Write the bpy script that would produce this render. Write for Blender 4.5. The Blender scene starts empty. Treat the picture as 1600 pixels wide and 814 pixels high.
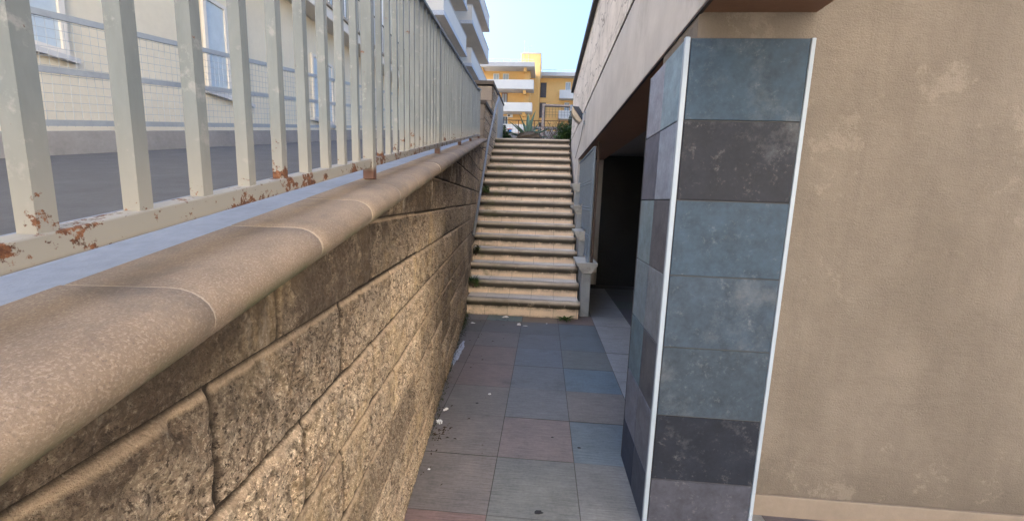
import bpy, math, random
import numpy as np
from mathutils import Vector, Matrix

# ------------------------------------------------------------------ camera, world, sun, exposure
SC = bpy.context.scene
COL = SC.collection
YAW, PITCH, ROLL, EYE = 0.073414, 0.148036, 0.033, 1.5
fwd = Vector((-math.sin(YAW) * math.cos(PITCH), math.cos(YAW) * math.cos(PITCH), -math.sin(PITCH)))
rt = Vector((math.cos(YAW), math.sin(YAW), 0))
up = rt.cross(fwd)
r2 = rt * math.cos(ROLL) + up * math.sin(ROLL)
u2 = up * math.cos(ROLL) - rt * math.sin(ROLL)
cd = bpy.data.cameras.new('camera')
cam = bpy.data.objects.new('camera', cd)
COL.objects.link(cam)
cam.matrix_world = Matrix(((r2.x, u2.x, -fwd.x, 0), (r2.y, u2.y, -fwd.y, 0), (r2.z, u2.z, -fwd.z, EYE), (0, 0, 0, 1)))
cd.sensor_width = 36
cd.lens = 36 * 631 / 1600
cd.clip_start = 0.02
cd.clip_end = 2000
SC.camera = cam

SUN_EL, SUN_AZ = math.radians(32), math.radians(-88)      # azimuth from +Y towards +X
w = bpy.data.worlds.new('World')
SC.world = w
w.use_nodes = True
nt = w.node_tree
sky = nt.nodes.new('ShaderNodeTexSky')
sky.sky_type = 'NISHITA'
sky.sun_disc = False
sky.sun_elevation = SUN_EL
sky.sun_rotation = SUN_AZ
sky.air_density = 1.2
sky.dust_density = 10.0
sky.ozone_density = 6.0
nt.links.new(sky.outputs[0], nt.nodes['Background'].inputs[0])
nt.nodes['Background'].inputs[1].default_value = 0.105
ld = bpy.data.lights.new('sun', 'SUN')
ld.energy = 5.0
ld.angle = math.radians(0.5)
ld.color = (1.0, 0.95, 0.87)
lo = bpy.data.objects.new('sun', ld)
COL.objects.link(lo)
sdir = Vector((math.sin(SUN_AZ) * math.cos(SUN_EL), math.cos(SUN_AZ) * math.cos(SUN_EL), math.sin(SUN_EL)))
lo.rotation_euler = sdir.to_track_quat('Z', 'Y').to_euler()
SC.view_settings.view_transform = 'Standard'
SC.view_settings.look = 'None'
SC.view_settings.exposure = 2.85
SC.view_settings.use_white_balance = True
SC.view_settings.white_balance_temperature = 6300
SC.view_settings.white_balance_tint = 10
SC.view_settings.gamma = 1
SC.cycles.max_bounces = 8
SC.cycles.diffuse_bounces = 5

random.seed(4)
RNG = np.random.default_rng(7)

# ------------------------------------------------------------------ helpers
class MB:
    def __init__(s):
        s.v = []; s.f = []; s.c = []; s.mi = []
    def poly(s, pts, col=None, mi=0):
        n = len(s.v); s.v += [tuple(p) for p in pts]; s.f.append(tuple(range(n, n + len(pts)))); s.c.append(col); s.mi.append(mi); return s
    def add(s, vs, fs, col=None, mi=0):
        n = len(s.v); s.v += [tuple(p) for p in vs]
        for f in fs:
            s.f.append(tuple(i + n for i in f)); s.c.append(col); s.mi.append(mi)
        return s
    def box(s, x0, x1, y0, y1, z0, z1, col=None, mi=0):
        s.add([(x0, y0, z0), (x1, y0, z0), (x1, y1, z0), (x0, y1, z0), (x0, y0, z1), (x1, y0, z1), (x1, y1, z1), (x0, y1, z1)],
              [(0, 3, 2, 1), (4, 5, 6, 7), (0, 1, 5, 4), (1, 2, 6, 5), (2, 3, 7, 6), (3, 0, 4, 7)], col, mi)
        return s
    def bar(s, a, b, wa, wb, side=None, col=None):
        """square-section bar from a to b; wa wide along side, wb across"""
        a, b = Vector(a), Vector(b); d = (b - a).normalized()
        side = Vector(side) if side is not None else Vector((1, 0, 0))
        if abs(side.normalized().dot(d)) > .95: side = Vector((0, 0, 1))
        u = (side - d * side.dot(d)).normalized(); v = d.cross(u)
        P = []
        for c in (a, b):
            for i, j in ((-1, -1), (1, -1), (1, 1), (-1, 1)):
                P.append(c + u * (i * wa / 2) + v * (j * wb / 2))
        s.add(P, [(0, 3, 2, 1), (4, 5, 6, 7), (0, 1, 5, 4), (1, 2, 6, 5), (2, 3, 7, 6), (3, 0, 4, 7)], col)
        return s
    def tube(s, pts, r, n=8, col=None, cap=True):
        pts = [Vector(p) for p in pts]
        rs = r if isinstance(r, (list, tuple)) else [r] * len(pts)
        base = len(s.v); k = len(pts)
        for i, p in enumerate(pts):
            d = (pts[min(i + 1, k - 1)] - pts[max(i - 1, 0)]).normalized()
            a = Vector((0, 0, 1)) if abs(d.z) < .9 else Vector((1, 0, 0))
            u = d.cross(a).normalized(); v = d.cross(u)
            for j in range(n):
                t = 2 * math.pi * j / n
                s.v.append(tuple(p + (u * math.cos(t) + v * math.sin(t)) * rs[i]))
        for i in range(k - 1):
            for j in range(n):
                j2 = (j + 1) % n
                s.f.append((base + i * n + j, base + i * n + j2, base + (i + 1) * n + j2, base + (i + 1) * n + j)); s.c.append(col); s.mi.append(0)
        if cap:
            s.f.append(tuple(base + j for j in range(n))[::-1]); s.c.append(col); s.mi.append(0)
            s.f.append(tuple(base + (k - 1) * n + j for j in range(n))); s.c.append(col); s.mi.append(0)
        return s
    def sweep(s, path, closed=True, caps=True, col=None):
        """path: list of rings (each a list of 3D points, the same count)"""
        base = len(s.v); n = len(path[0])
        for ring in path: s.v += [tuple(p) for p in ring]
        for i in range(len(path) - 1):
            for j in range(n if closed else n - 1):
                j2 = (j + 1) % n
                s.f.append((base + i * n + j, base + (i + 1) * n + j, base + (i + 1) * n + j2, base + i * n + j2)); s.c.append(col); s.mi.append(0)
        if caps:
            s.f.append(tuple(base + j for j in range(n))); s.c.append(col); s.mi.append(0)
            m = base + (len(path) - 1) * n
            s.f.append(tuple(m + j for j in range(n))[::-1]); s.c.append(col); s.mi.append(0)
        return s
    def build(s, name, mat, parent=None, bevel=0, smooth=False, seg=2, autosmooth=None):
        off = Vector(parent.get('_base', (0, 0, 0))) if parent is not None else Vector((0, 0, 0))
        me = bpy.data.meshes.new(name)
        me.from_pydata([(x - off.x, y - off.y, z - off.z) for x, y, z in s.v], [], s.f)
        ms = mat if isinstance(mat, (list, tuple)) else [mat]
        for m in ms: me.materials.append(m)
        if len(ms) > 1: me.polygons.foreach_set('material_index', s.mi)
        if any(c is not None for c in s.c):
            ca = me.color_attributes.new('tone', 'FLOAT_COLOR', 'CORNER')
            arr = []
            for f, c in zip(s.f, s.c):
                c = c or (1, 1, 1); arr += [c[0], c[1], c[2], 1.0] * len(f)
            ca.data.foreach_set('color', arr)
        if smooth: me.polygons.foreach_set('use_smooth', [True] * len(me.polygons))
        me.update()
        return link(name, me, parent, bevel, seg)

def link(name, me, parent=None, bevel=0, seg=2):
    o = bpy.data.objects.new(name, me); COL.objects.link(o)
    if parent is not None:
        o.parent = parent
        if '_base' in parent: o['_base'] = list(parent['_base'])
    if bevel:
        b = o.modifiers.new('bevel', 'BEVEL'); b.width = bevel; b.segments = seg; b.limit_method = 'ANGLE'; b.angle_limit = math.radians(40)
    return o

def thing(name, loc, label, cat, group=None):
    o = bpy.data.objects.new(name, None); COL.objects.link(o); o.location = loc; o.empty_display_size = .1
    o['_base'] = list(loc); o['label'] = label; o['category'] = cat
    if group: o['group'] = group
    return o

def tag(o, label, cat, group=None):
    o['label'] = label; o['category'] = cat
    if group: o['group'] = group
    return o

def structure(o): o['kind'] = 'structure'; return o

# ------------------------------------------------------------------ materials
class N:
    """tiny node-tree wrapper"""
    def __init__(s, name):
        s.m = bpy.data.materials.new(name); s.m.use_nodes = True
        s.t = s.m.node_tree; s.b = s.t.nodes['Principled BSDF']
        s.geo = s.t.nodes.new('ShaderNodeNewGeometry'); s.pos = s.geo.outputs['Position']
    def put(s, sock, v):
        if hasattr(v, 'is_output'): s.t.links.new(v, sock)
        elif v is not None:
            if isinstance(v, (tuple, list)) and len(v) == 3 and sock.type == 'RGBA': v = (*v, 1)
            sock.default_value = v
    def noise(s, scale, detail=4, rough=.6, vec=None, dist=0.0, stretch=None, off=None):
        n = s.t.nodes.new('ShaderNodeTexNoise'); n.inputs['Scale'].default_value = scale
        n.inputs['Detail'].default_value = detail; n.inputs['Roughness'].default_value = rough; n.inputs['Distortion'].default_value = dist
        v = vec or s.pos
        if stretch or off:
            mp = s.t.nodes.new('ShaderNodeMapping'); s.put(mp.inputs['Vector'], v)
            if stretch: mp.inputs['Scale'].default_value = stretch
            if off: mp.inputs['Location'].default_value = off
            v = mp.outputs[0]
        s.put(n.inputs['Vector'], v)
        return n.outputs['Fac']
    def voro(s, scale, feature='F1', out='Distance', vec=None):
        n = s.t.nodes.new('ShaderNodeTexVoronoi'); n.feature = feature; n.inputs['Scale'].default_value = scale
        s.put(n.inputs['Vector'], vec or s.pos); return n.outputs[out]
    def ramp(s, fac, a, b, ca=(0, 0, 0), cb=(1, 1, 1)):
        n = s.t.nodes.new('ShaderNodeValToRGB'); s.put(n.inputs[0], fac)
        e = n.color_ramp.elements; e[0].position = a; e[1].position = b; e[0].color = (*ca, 1); e[1].color = (*cb, 1)
        return n.outputs[0]
    def mix(s, fac, a, b, mode='MIX'):
        n = s.t.nodes.new('ShaderNodeMix'); n.data_type = 'RGBA'; n.blend_type = mode
        s.put(n.inputs[0], fac); s.put(n.inputs[6], a); s.put(n.inputs[7], b); return n.outputs[2]
    def math(s, op, a, b=None, c=None, clamp=False):
        n = s.t.nodes.new('ShaderNodeMath'); n.operation = op; n.use_clamp = clamp
        s.put(n.inputs[0], a); s.put(n.inputs[1], b)
        if c is not None: s.put(n.inputs[2], c)
        return n.outputs[0]
    def dot(s, v, w_):
        n = s.t.nodes.new('ShaderNodeVectorMath'); n.operation = 'DOT_PRODUCT'; s.put(n.inputs[0], v); n.inputs[1].default_value = w_
        return n.outputs['Value']
    def attr(s, name, out='Color'):
        n = s.t.nodes.new('ShaderNodeAttribute'); n.attribute_name = name; return n.outputs[out]
    def fin(s, col=None, rough=None, metal=None, bump=None, bs=.3, bd=.01, spec=None):
        if col is not None: s.put(s.b.inputs['Base Color'], col)
        if rough is not None: s.put(s.b.inputs['Roughness'], rough)
        if metal is not None: s.put(s.b.inputs['Metallic'], metal)
        if spec is not None: s.put(s.b.inputs['Specular IOR Level'], spec)
        if bump is not None:
            n = s.t.nodes.new('ShaderNodeBump'); n.inputs['Strength'].default_value = bs; n.inputs['Distance'].default_value = bd
            s.put(n.inputs['Height'], bump); s.put(s.b.inputs['Normal'], n.outputs[0])
        return s.m

def plain(name, col, rough=.7, var=.18, scale=3, bump=.15, bscale=120, metal=0.0, dirt=None, dscale=1.3, spec=.4, stretch=None):
    k = N(name)
    n1 = k.noise(scale, 6, .65, stretch=stretch); n2 = k.noise(scale * 9, 4, .6)
    f = k.math('ADD', k.math('MULTIPLY', n1, .65), k.math('MULTIPLY', n2, .35))
    a = tuple(c * (1 - var) for c in col); b = tuple(min(1, c * (1 + var)) for c in col)
    c = k.ramp(f, .3, .7, a, b)
    if dirt:
        d = k.ramp(k.noise(dscale, 8, .7, off=(5, 3, 1)), .52, .72)
        c = k.mix(d, c, dirt)
    return k.fin(c, rough, metal, k.noise(bscale, 4, .6), bump, .004, spec)

def m_stone_wall():
    k = N('split_stone')
    st = k.attr('stain', 'Fac')
    big = k.noise(2.1, 5, .6); mid = k.noise(14, 6, .7); fine = k.noise(150, 4, .75); sp = k.voro(210)
    c = k.ramp(big, .32, .68, (.45, .355, .255), (.64, .52, .39))
    c = k.mix(k.ramp(mid, .42, .66), c, (.40, .285, .19))
    c = k.mix(k.ramp(fine, .53, .60), c, (.95, .80, .60))                       # pale grains
    c = k.mix(k.ramp(k.noise(100, 5, .8, off=(3, 9, 2)), .52, .60), c, (.06, .043, .03))   # dark grains
    c = k.mix(k.math('MULTIPLY', k.ramp(k.noise(34, 6, .75, off=(1, 1, 8)), .50, .60), .75), c, (.12, .088, .06))
    c = k.mix(k.math('MULTIPLY', k.ramp(k.noise(3.4, 4, .6, off=(8, 1, 4)), .52, .68), .4), c, (.70, .52, .28))
    # weathering: dark run-off stains under the coping (attribute) and pale lime streaks
    dk = k.math('MULTIPLY', st, k.ramp(k.noise(6, 6, .7, stretch=(1, 1, .35)), .22, .50), clamp=True)
    c = k.mix(k.math('MULTIPLY', dk, .88), c, (.075, .056, .042))
    eff = k.math('MULTIPLY', st, k.ramp(k.noise(9, 5, .75, stretch=(1, 1, .25), off=(4, 4, 4)), .60, .70))
    c = k.mix(k.math('MULTIPLY', eff, .55), c, (.50, .44, .37))
    c = k.mix(k.math('MULTIPLY', k.attr('pale_bevel', 'Fac'), .6), c, (.66, .50, .345))
    g = k.attr('joint', 'Fac')
    c = k.mix(k.math('MULTIPLY', g, .95), c, (.03, .022, .016))
    mo = k.math('MULTIPLY', k.attr('moss', 'Fac'), k.ramp(k.noise(9, 5, .7), .45, .62))
    c = k.mix(k.math('MULTIPLY', mo, .8), c, (.06, .065, .022))
    bt = k.attr('tint', 'Fac')
    c = k.mix(1.0, c, k.ramp(bt, 0, 1, (.72, .70, .68), (1.12, 1.08, 1.02)), 'MULTIPLY')
    h = k.math('ADD', k.math('MULTIPLY', k.noise(60, 5, .75), 1.6), k.noise(220, 4, .7))
    return k.fin(c, .92, 0, h, 1.0, .007, .25)

def m_coping():
    k = N('coping_stone')
    c = k.ramp(k.noise(5, 6, .65), .3, .7, (.155, .112, .08), (.27, .20, .14))
    c = k.mix(k.math('MULTIPLY', k.ramp(k.noise(330, 3, .7), .5, .62), .28), c, (.50, .41, .31))
    c = k.mix(k.math('MULTIPLY', k.ramp(k.noise(380, 3, .7, off=(3, 3, 3)), .57, .66), .6), c, (.12, .09, .07))
    c = k.mix(k.math('MULTIPLY', k.ramp(k.noise(3.2, 8, .8, off=(2, 7, 2)), .50, .62), .6), c, (.13, .105, .085))
    j = k.attr('joint', 'Fac'); c = k.mix(k.math('MULTIPLY', j, .8), c, (.60, .50, .38))
    g = k.math('MULTIPLY', k.attr('moss', 'Fac'), k.ramp(k.noise(7, 6, .7), .40, .62))
    c = k.mix(g, c, (.075, .085, .035))
    return k.fin(c, .8, 0, k.math('ADD', k.noise(240, 4, .7), k.math('MULTIPLY', k.noise(25, 4, .6), .6)), .5, .003, .35)

def m_tone(name, rough=.5, streak=(1.2, 22, 22), bump=.12, amt=.5, spec=.4, blotch=4, dirt=(.05, .048, .045), gain=1.0):
    """glazed tile: the colour of each tile comes from its own face, wear and brushed lines from noise"""
    k = N(name); t = k.attr('tone')
    s1 = k.noise(6, 6, .7, stretch=streak); s2 = k.noise(blotch, 7, .7); s3 = k.noise(60, 4, .7)
    f = k.math('ADD', k.math('MULTIPLY', s1, .5), k.math('ADD', k.math('MULTIPLY', s2, .3), k.math('MULTIPLY', s3, .2)))
    lo_ = 1 - amt; g = k.ramp(f, .33, .67, (lo_ * gain,) * 3, ((1 + amt * .25) * gain,) * 3)
    c = k.mix(1.0, t, g, 'MULTIPLY')
    d = k.ramp(k.noise(2.3, 9, .75, off=(3, 1, 0)), .56, .74)
    c = k.mix(k.math('MULTIPLY', d, .5), c, dirt)
    c = k.mix(k.math('MULTIPLY', k.ramp(k.noise(30, 6, .8, off=(6, 3, 3)), .60, .70), .4), c, dirt)
    c = k.mix(k.math('MULTIPLY', k.ramp(k.noise(9, 8, .8, off=(1, 5, 3), stretch=streak), .58, .68), .12), c, (.5, .5, .5))
    r = k.math('ADD', k.math('MULTIPLY', s2, .3), rough - .15)
    return k.fin(c, r, 0, k.math('ADD', s1, k.math('MULTIPLY', s3, .5)), bump, .003, spec)

def m_step(name, base, var, gr=.8, lo=.36, hi_=.52, a=.40, b=.60):
    """stair stone with grime gathered below each nosing"""
    k = N(name)
    c = k.ramp(k.noise(4, 6, .65), .3, .7, tuple(b * (1 - var) for b in base), tuple(b * (1 + var) for b in base))
    c = k.mix(k.ramp(k.noise(120, 4, .7), .58, .7), c, tuple(b * .45 for b in base))
    sx = k.t.nodes.new('ShaderNodeSeparateXYZ'); k.put(sx.inputs[0], k.pos)
    x, z = sx.outputs['X'], sx.outputs['Z']
    ph = k.math('FRACT', k.math('DIVIDE', k.math('SUBTRACT', z, .226 - .181 * 2), .181))      # 0 at tread level, 1 at next
    # dirt creeping over the lower half of each nosing and the first centimetres of the riser below it
    band = k.math('MULTIPLY', k.ramp(ph, lo, hi_), k.ramp(ph, .72, .90, (1, 1, 1), (0, 0, 0)))
    n = k.noise(5, 8, .75, stretch=(1.5, 1, 1)); hi = k.ramp(z, 0.0, 1.0)
    up_ = k.math('MULTIPLY', z, .045)
    m_ = k.math('MULTIPLY', band, k.ramp(k.math('ADD', n, up_), a, b))
    c = k.mix(k.math('MULTIPLY', m_, gr), c, (.042, .036, .028))
    left = k.math('LESS_THAN', x, -.2)
    green = k.math('MULTIPLY', k.ramp(k.noise(3.2, 6, .7, off=(9, 2, 1)), .50, .64), k.ramp(k.math('MULTIPLY', x, -1.0), .3, .8))
    c = k.mix(k.math('MULTIPLY', green, .55 * gr), c, (.09, .095, .03))
    warm = k.ramp(k.math('ADD', k.math('MULTIPLY', x, -.8), k.noise(3, 3)), .3, 1.6)
    d = k.ramp(k.noise(1.7, 9, .75, off=(3, 1, 0)), .56, .76)
    c = k.mix(k.math('MULTIPLY', d, .3), c, (.16, .13, .10))
    return k, c

def m_nosing():
    k, c = m_step('nosing_stone', (.47, .39, .295), .24, .95, .40, .50, .25, .42)
    return k.fin(c, .75, 0, k.noise(150, 5, .7), .4, .003, .3)

def m_rise():
    k, c = m_step('riser_tile', (.80, .63, .47), .10, .93, .18, .46, .34, .56)
    sx = k.t.nodes.new('ShaderNodeSeparateXYZ'); k.put(sx.inputs[0], k.pos)
    g = k.math('FRACT', k.math('DIVIDE', k.math('ADD', sx.outputs['X'], 10.02), .30))
    j = k.math('LESS_THAN', g, .014)
    c = k.mix(k.math('MULTIPLY', j, .75), c, (.14, .10, .07))
    return k.fin(c, .55, 0, k.noise(70, 4, .6), .1, .002, .35)

def m_tread():
    k, c = m_step('tread_tile', (.74, .67, .58), .10, .2, .9, .99)
    sx = k.t.nodes.new('ShaderNodeSeparateXYZ'); k.put(sx.inputs[0], k.pos)
    g = k.math('FRACT', k.math('DIVIDE', k.math('ADD', sx.outputs['X'], 10.02), .30))
    c = k.mix(k.math('MULTIPLY', k.math('LESS_THAN', g, .014), .7), c, (.2, .16, .12))
    return k.fin(c, .5, 0, k.noise(70, 4, .6), .1, .002, .4)

P0 = Vector((-.585, 1.648, 0)); DIR = Vector((-.361, 3.421, 0)).normalized(); NRM = Vector((DIR.y, -DIR.x, 0))
SL = .168
S_BEND = 5.97

def m_railing():
    k = N('galvanised_paint')
    d = k.math('SUBTRACT', k.dot(k.pos, (-SL * DIR.x, -SL * DIR.y, 1)), 1.586 - SL * P0.dot(DIR))     # height above the coping
    c = k.ramp(k.noise(9, 6, .7, stretch=(1, 1, .3)), .3, .7, (.12, .138, .147), (.20, .222, .23))
    c = k.mix(k.ramp(k.noise(30, 5, .7, off=(2, 2, 2)), .58, .68), c, (.24, .25, .25))
    c = k.mix(k.ramp(d, .05, .22, (1, 1, 1), (0, 0, 0)), c, (.26, .245, .215))       # yellowed feet
    low = k.ramp(d, .05, .17, (1, 1, 1), (0, 0, 0))
    th = k.math('MULTIPLY', low, .125)
    n = k.math('ADD', k.noise(16, 6, .75, off=(7, 1, 3)), th)
    r = k.ramp(n, .655, .685)
    rc = k.ramp(k.noise(90, 4, .7), .35, .65, (.045, .018, .011), (.19, .08, .035))
    c = k.mix(r, c, rc)
    foot = k.ramp(d, .03, .05, (1, 1, 1), (0, 0, 0))
    c = k.mix(k.math('MULTIPLY', foot, k.ramp(k.noise(25, 4, .7), .25, .4)), c, (.10, .045, .03))
    ro = k.math('ADD', k.math('MULTIPLY', r, .3), .5)
    return k.fin(c, ro, .0, k.math('ADD', k.noise(60, 4, .6), r), .25, .002, .4)

def m_grit_paint(name, base, crack=False, scale=3.0, bump=.35, dirt=(.2, .18, .16), dlow=.55, splash=False):
    k = N(name)
    c = k.ramp(k.noise(scale, 7, .65), .3, .7, tuple(b * .86 for b in base), tuple(min(1, b * 1.1) for b in base))
    c = k.mix(k.math('MULTIPLY', k.ramp(k.noise(1.1, 9, .75, off=(4, 2, 2), stretch=(1, 1, .5)), dlow, dlow + .17), .5), c, dirt)
    h = k.math('ADD', k.noise(140, 4, .7), k.math('MULTIPLY', k.noise(22, 4, .6), .5))
    if splash:
        sx = k.t.nodes.new('ShaderNodeSeparateXYZ'); k.put(sx.inputs[0], k.pos)
        lowz = k.ramp(k.math('ADD', sx.outputs['Z'], k.math('MULTIPLY', k.noise(5, 8, .8), .7)), .25, .75, (1, 1, 1), (0, 0, 0))
        c = k.mix(k.math('MULTIPLY', lowz, .65), c, (.085, .07, .058))
        st_ = k.ramp(k.noise(5, 7, .75, stretch=(1, 1, .06), off=(2, 0, 5)), .54, .70)
        c = k.mix(k.math('MULTIPLY', st_, .4), c, (.11, .095, .08))
        e2 = k.voro(.55, 'DISTANCE_TO_EDGE', 'Distance', None)
        pat = k.ramp(k.noise(2.2, 9, .8, off=(7, 7, 1)), .58, .60)
        c = k.mix(k.math('MULTIPLY', pat, .3), c, (.30, .26, .22))
        h = k.math('ADD', h, k.math('MULTIPLY', k.noise(7, 6, .7, stretch=(1, 1, 2.2)), 1.5))
    if crack:
        # long cracks running along the band and flaking paint
        v = k.t.nodes.new('ShaderNodeMapping'); k.put(v.inputs['Vector'], k.pos); v.inputs['Scale'].default_value = (1, .55, 3.2)
        wv = k.t.nodes.new('ShaderNodeVectorMath'); wv.operation = 'ADD'
        nn = k.t.nodes.new('ShaderNodeTexNoise'); nn.inputs['Scale'].default_value = 3; k.put(nn.inputs['Vector'], k.pos)
        sc = k.t.nodes.new('ShaderNodeVectorMath'); sc.operation = 'SCALE'; k.put(sc.inputs[0], nn.outputs['Color']); sc.inputs['Scale'].default_value = .9
        k.put(wv.inputs[0], v.outputs[0]); k.put(wv.inputs[1], sc.outputs[0])
        e = k.voro(1.15, 'DISTANCE_TO_EDGE', 'Distance', wv.outputs[0])
        cr = k.math('MULTIPLY', k.ramp(e, .004, .035, (1, 1, 1), (0, 0, 0)), k.ramp(k.noise(1.9, 4, .6), .38, .58))
        c = k.mix(k.math('MULTIPLY', cr, .75), c, (.07, .06, .055))
        fl = k.ramp(k.noise(4, 9, .78, stretch=(1, .6, 1.6), off=(1, 6, 1)), .55, .62)
        c = k.mix(k.math('MULTIPLY', fl, .55), c, (.28, .25, .22))
    return k.fin(c, .85, 0, h, bump, .004, .3)

M = dict(
    stone=m_stone_wall(), coping=m_coping(), railing=m_railing(), nosing=m_nosing(), riser=m_rise(), tread=m_tread(),
    floor=m_tone('floor_tile', .48, bump=.16, amt=.6, spec=.35, gain=1.25), facing=m_tone('facing_tile', .62, (2, 2, 2), .12, .5, .22, 7, (.16, .17, .19)),
    grout=plain('grout', (.085, .075, .068), .9), grout_dark=plain('dark_grout', (.07, .072, .08), .9),
    shade_strip=plain('blue_shade_strip', (.20, .225, .27), .85, .22, 5, .3),  # blue-grey painted in to stand for the shade behind the coping
    asphalt=plain('asphalt', (.075, .075, .078), .9, .25, 6, .5, 260),
    soil=plain('ground_soil', (.16, .14, .11), .95, .25, .4),
    block=plain('smooth_block', (.20, .165, .135), .8, .15, 4, .3),
    blockcap=plain('dark_cap', (.07, .055, .045), .8, .2),
    white_metal=plain('white_trim', (.30, .36, .44), .3, .06, 3, .05),
    wall=m_grit_paint('wall_paint', (.52, .49, .46)), band=m_grit_paint('peeling_paint', (.66, .60, .54), True, dlow=.48),
    brown=plain('brown_soffit', (.22, .12, .075), .7, .12),
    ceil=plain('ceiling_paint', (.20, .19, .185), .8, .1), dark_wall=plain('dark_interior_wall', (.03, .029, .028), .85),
    rough=m_grit_paint('rough_stucco', (.19, .163, .137), bump=1.6, dirt=(.12, .10, .082), dlow=.47, splash=True),
    roofedge=plain('roof_flashing', (.035, .03, .03), .6),
    pede=plain('grey_render', (.30, .32, .335), .8, .15, 6, .3, dirt=(.13, .13, .125)),
    cap=plain('cast_cap', (.42, .405, .37), .8, .15, 9, .3, dirt=(.17, .16, .14), dscale=5),
    grille=plain('grille_paint', (.17, .215, .27), .45, .15, 12, .1),
    wood=plain('brown_frame', (.07, .045, .035), .7), handrail=plain('handrail_paint', (.20, .20, .205), .45, .2, 20, .1),
    bounce=plain('bounce_facade', (.82, .74, .62), .85, .06, 1.2), cream=plain('cream_facade', (.62, .55, .42), .85, .07, 1.2), creamwhite=plain('white_facade', (.60, .56, .50), .85, .06, 1.2),  # first facade is kept very pale so the added houses reflect sunlight
    slabtrim=plain('slab_edge_tile', (.42, .43, .47), .6, .3, 14), under=plain('balcony_soffit', (.52, .46, .39), .85, .15, .8),
    yellow=plain('yellow_facade', (.80, .50, .19), .85, .08, .5, dirt=(.70, .43, .16), dscale=.4), yellow_shade=plain('shaded_yellow_facade', (.72, .44, .16), .85, .08, .5),  # second yellow is the facade colour darkened for the shaded receding face
    bwhite=plain('balcony_white', (.56, .55, .52), .8, .05, .7), roofw=plain('roof_slab', (.46, .45, .44), .8, .12, .8),
    glass=plain('window_glass', (.09, .13, .17), .12, .3, 1.5, .0, spec=.8), shutter=plain('pale_shutter', (.42, .48, .52), .6, .12, 2),
    brownframe=plain('red_brown_frame', (.22, .075, .05), .6), stairglass=plain('stair_window', (.075, .06, .06), .3, .2, 1),
    winframe=plain('window_frame', (.75, .75, .73), .5), iron=plain('dark_iron', (.05, .04, .038), .6, .3, 30), rust=plain('rusty_iron', (.12, .065, .04), .8, .5, 25),
    gatewhite=plain('pale_rust_paint', (.26, .22, .20), .7, .3, 30, .2, dirt=(.12, .05, .03), dscale=9),
    agave=plain('agave_leaf', (.10, .17, .12), .5, .25, 14, .1), agave_edge=plain('agave_light', (.20, .24, .13), .5),
    earth=plain('dry_litter', (.085, .065, .045), .95, .5, 40, .8), leaf=plain('leaf_green', (.06, .11, .03), .6, .45, 25, .1),
    leaf_dark=plain('leaf_dark', (.02, .045, .016), .6, .4, 25, .1), weed=plain('weed_green', (.07, .12, .03), .6, .4, 40, .1), moss=plain('moss_clump', (.055, .065, .02), .95, .5, 60, .5),
    twig=plain('twig', (.10, .06, .04), .9), paper=plain('tissue_paper', (.78, .78, .78), .9, .08, 30), film=plain('plastic_film', (.42, .46, .55), .35, .25, 12, .2),
    lampglass=plain('lamp_glass', (.012, .025, .055), .1, .1), lampbody=plain('lamp_body', (.47, .40, .31), .6, .15, 12, .1, dirt=(.2, .15, .1), dscale=20),
    acwhite=plain('ac_casing', (.78, .78, .76), .5), acgrill=plain('ac_grille', (.08, .08, .08), .6), blue=plain('blue_plastic', (.05, .20, .5), .4), redp=plain('red_plastic', (.5, .06, .04), .4),
    panel=plain('render_panel', (.34, .30, .25), .85, .12, 3, .3, dirt=(.3, .25, .2)), mesh=plain('mesh_wire', (.30, .32, .33), .5), gum=plain('gum_spot', (.03, .03, .032), .8),
    orange=plain('orange_render', (.50, .27, .09), .85), conc=plain('pale_concrete', (.26, .25, .24), .85, .2, 4), leafdead=plain('dead_leaf', (.07, .045, .03), .9, .4, 50),
)

T1 = RNG.random((256, 256))
def vn(x, y, sd=0):
    x = np.asarray(x) + sd * 17.3; y = np.asarray(y) + sd * 31.7
    xi = np.floor(x).astype(int); yi = np.floor(y).astype(int); fx = x - xi; fy = y - yi
    fx = fx * fx * (3 - 2 * fx); fy = fy * fy * (3 - 2 * fy)
    g = lambda a, b: T1[a % 256, b % 256]
    return (g(xi, yi) * (1 - fx) + g(xi + 1, yi) * fx) * (1 - fy) + (g(xi, yi + 1) * (1 - fx) + g(xi + 1, yi + 1) * fx) * fy
def fbm(x, y, o, sd=0, g=.55):
    t = 0; a = 1; tot = 0
    for i in range(o): t = t + a * vn(x * 2 ** i, y * 2 ** i, sd + i); tot += a; a *= g
    return t / tot

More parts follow.
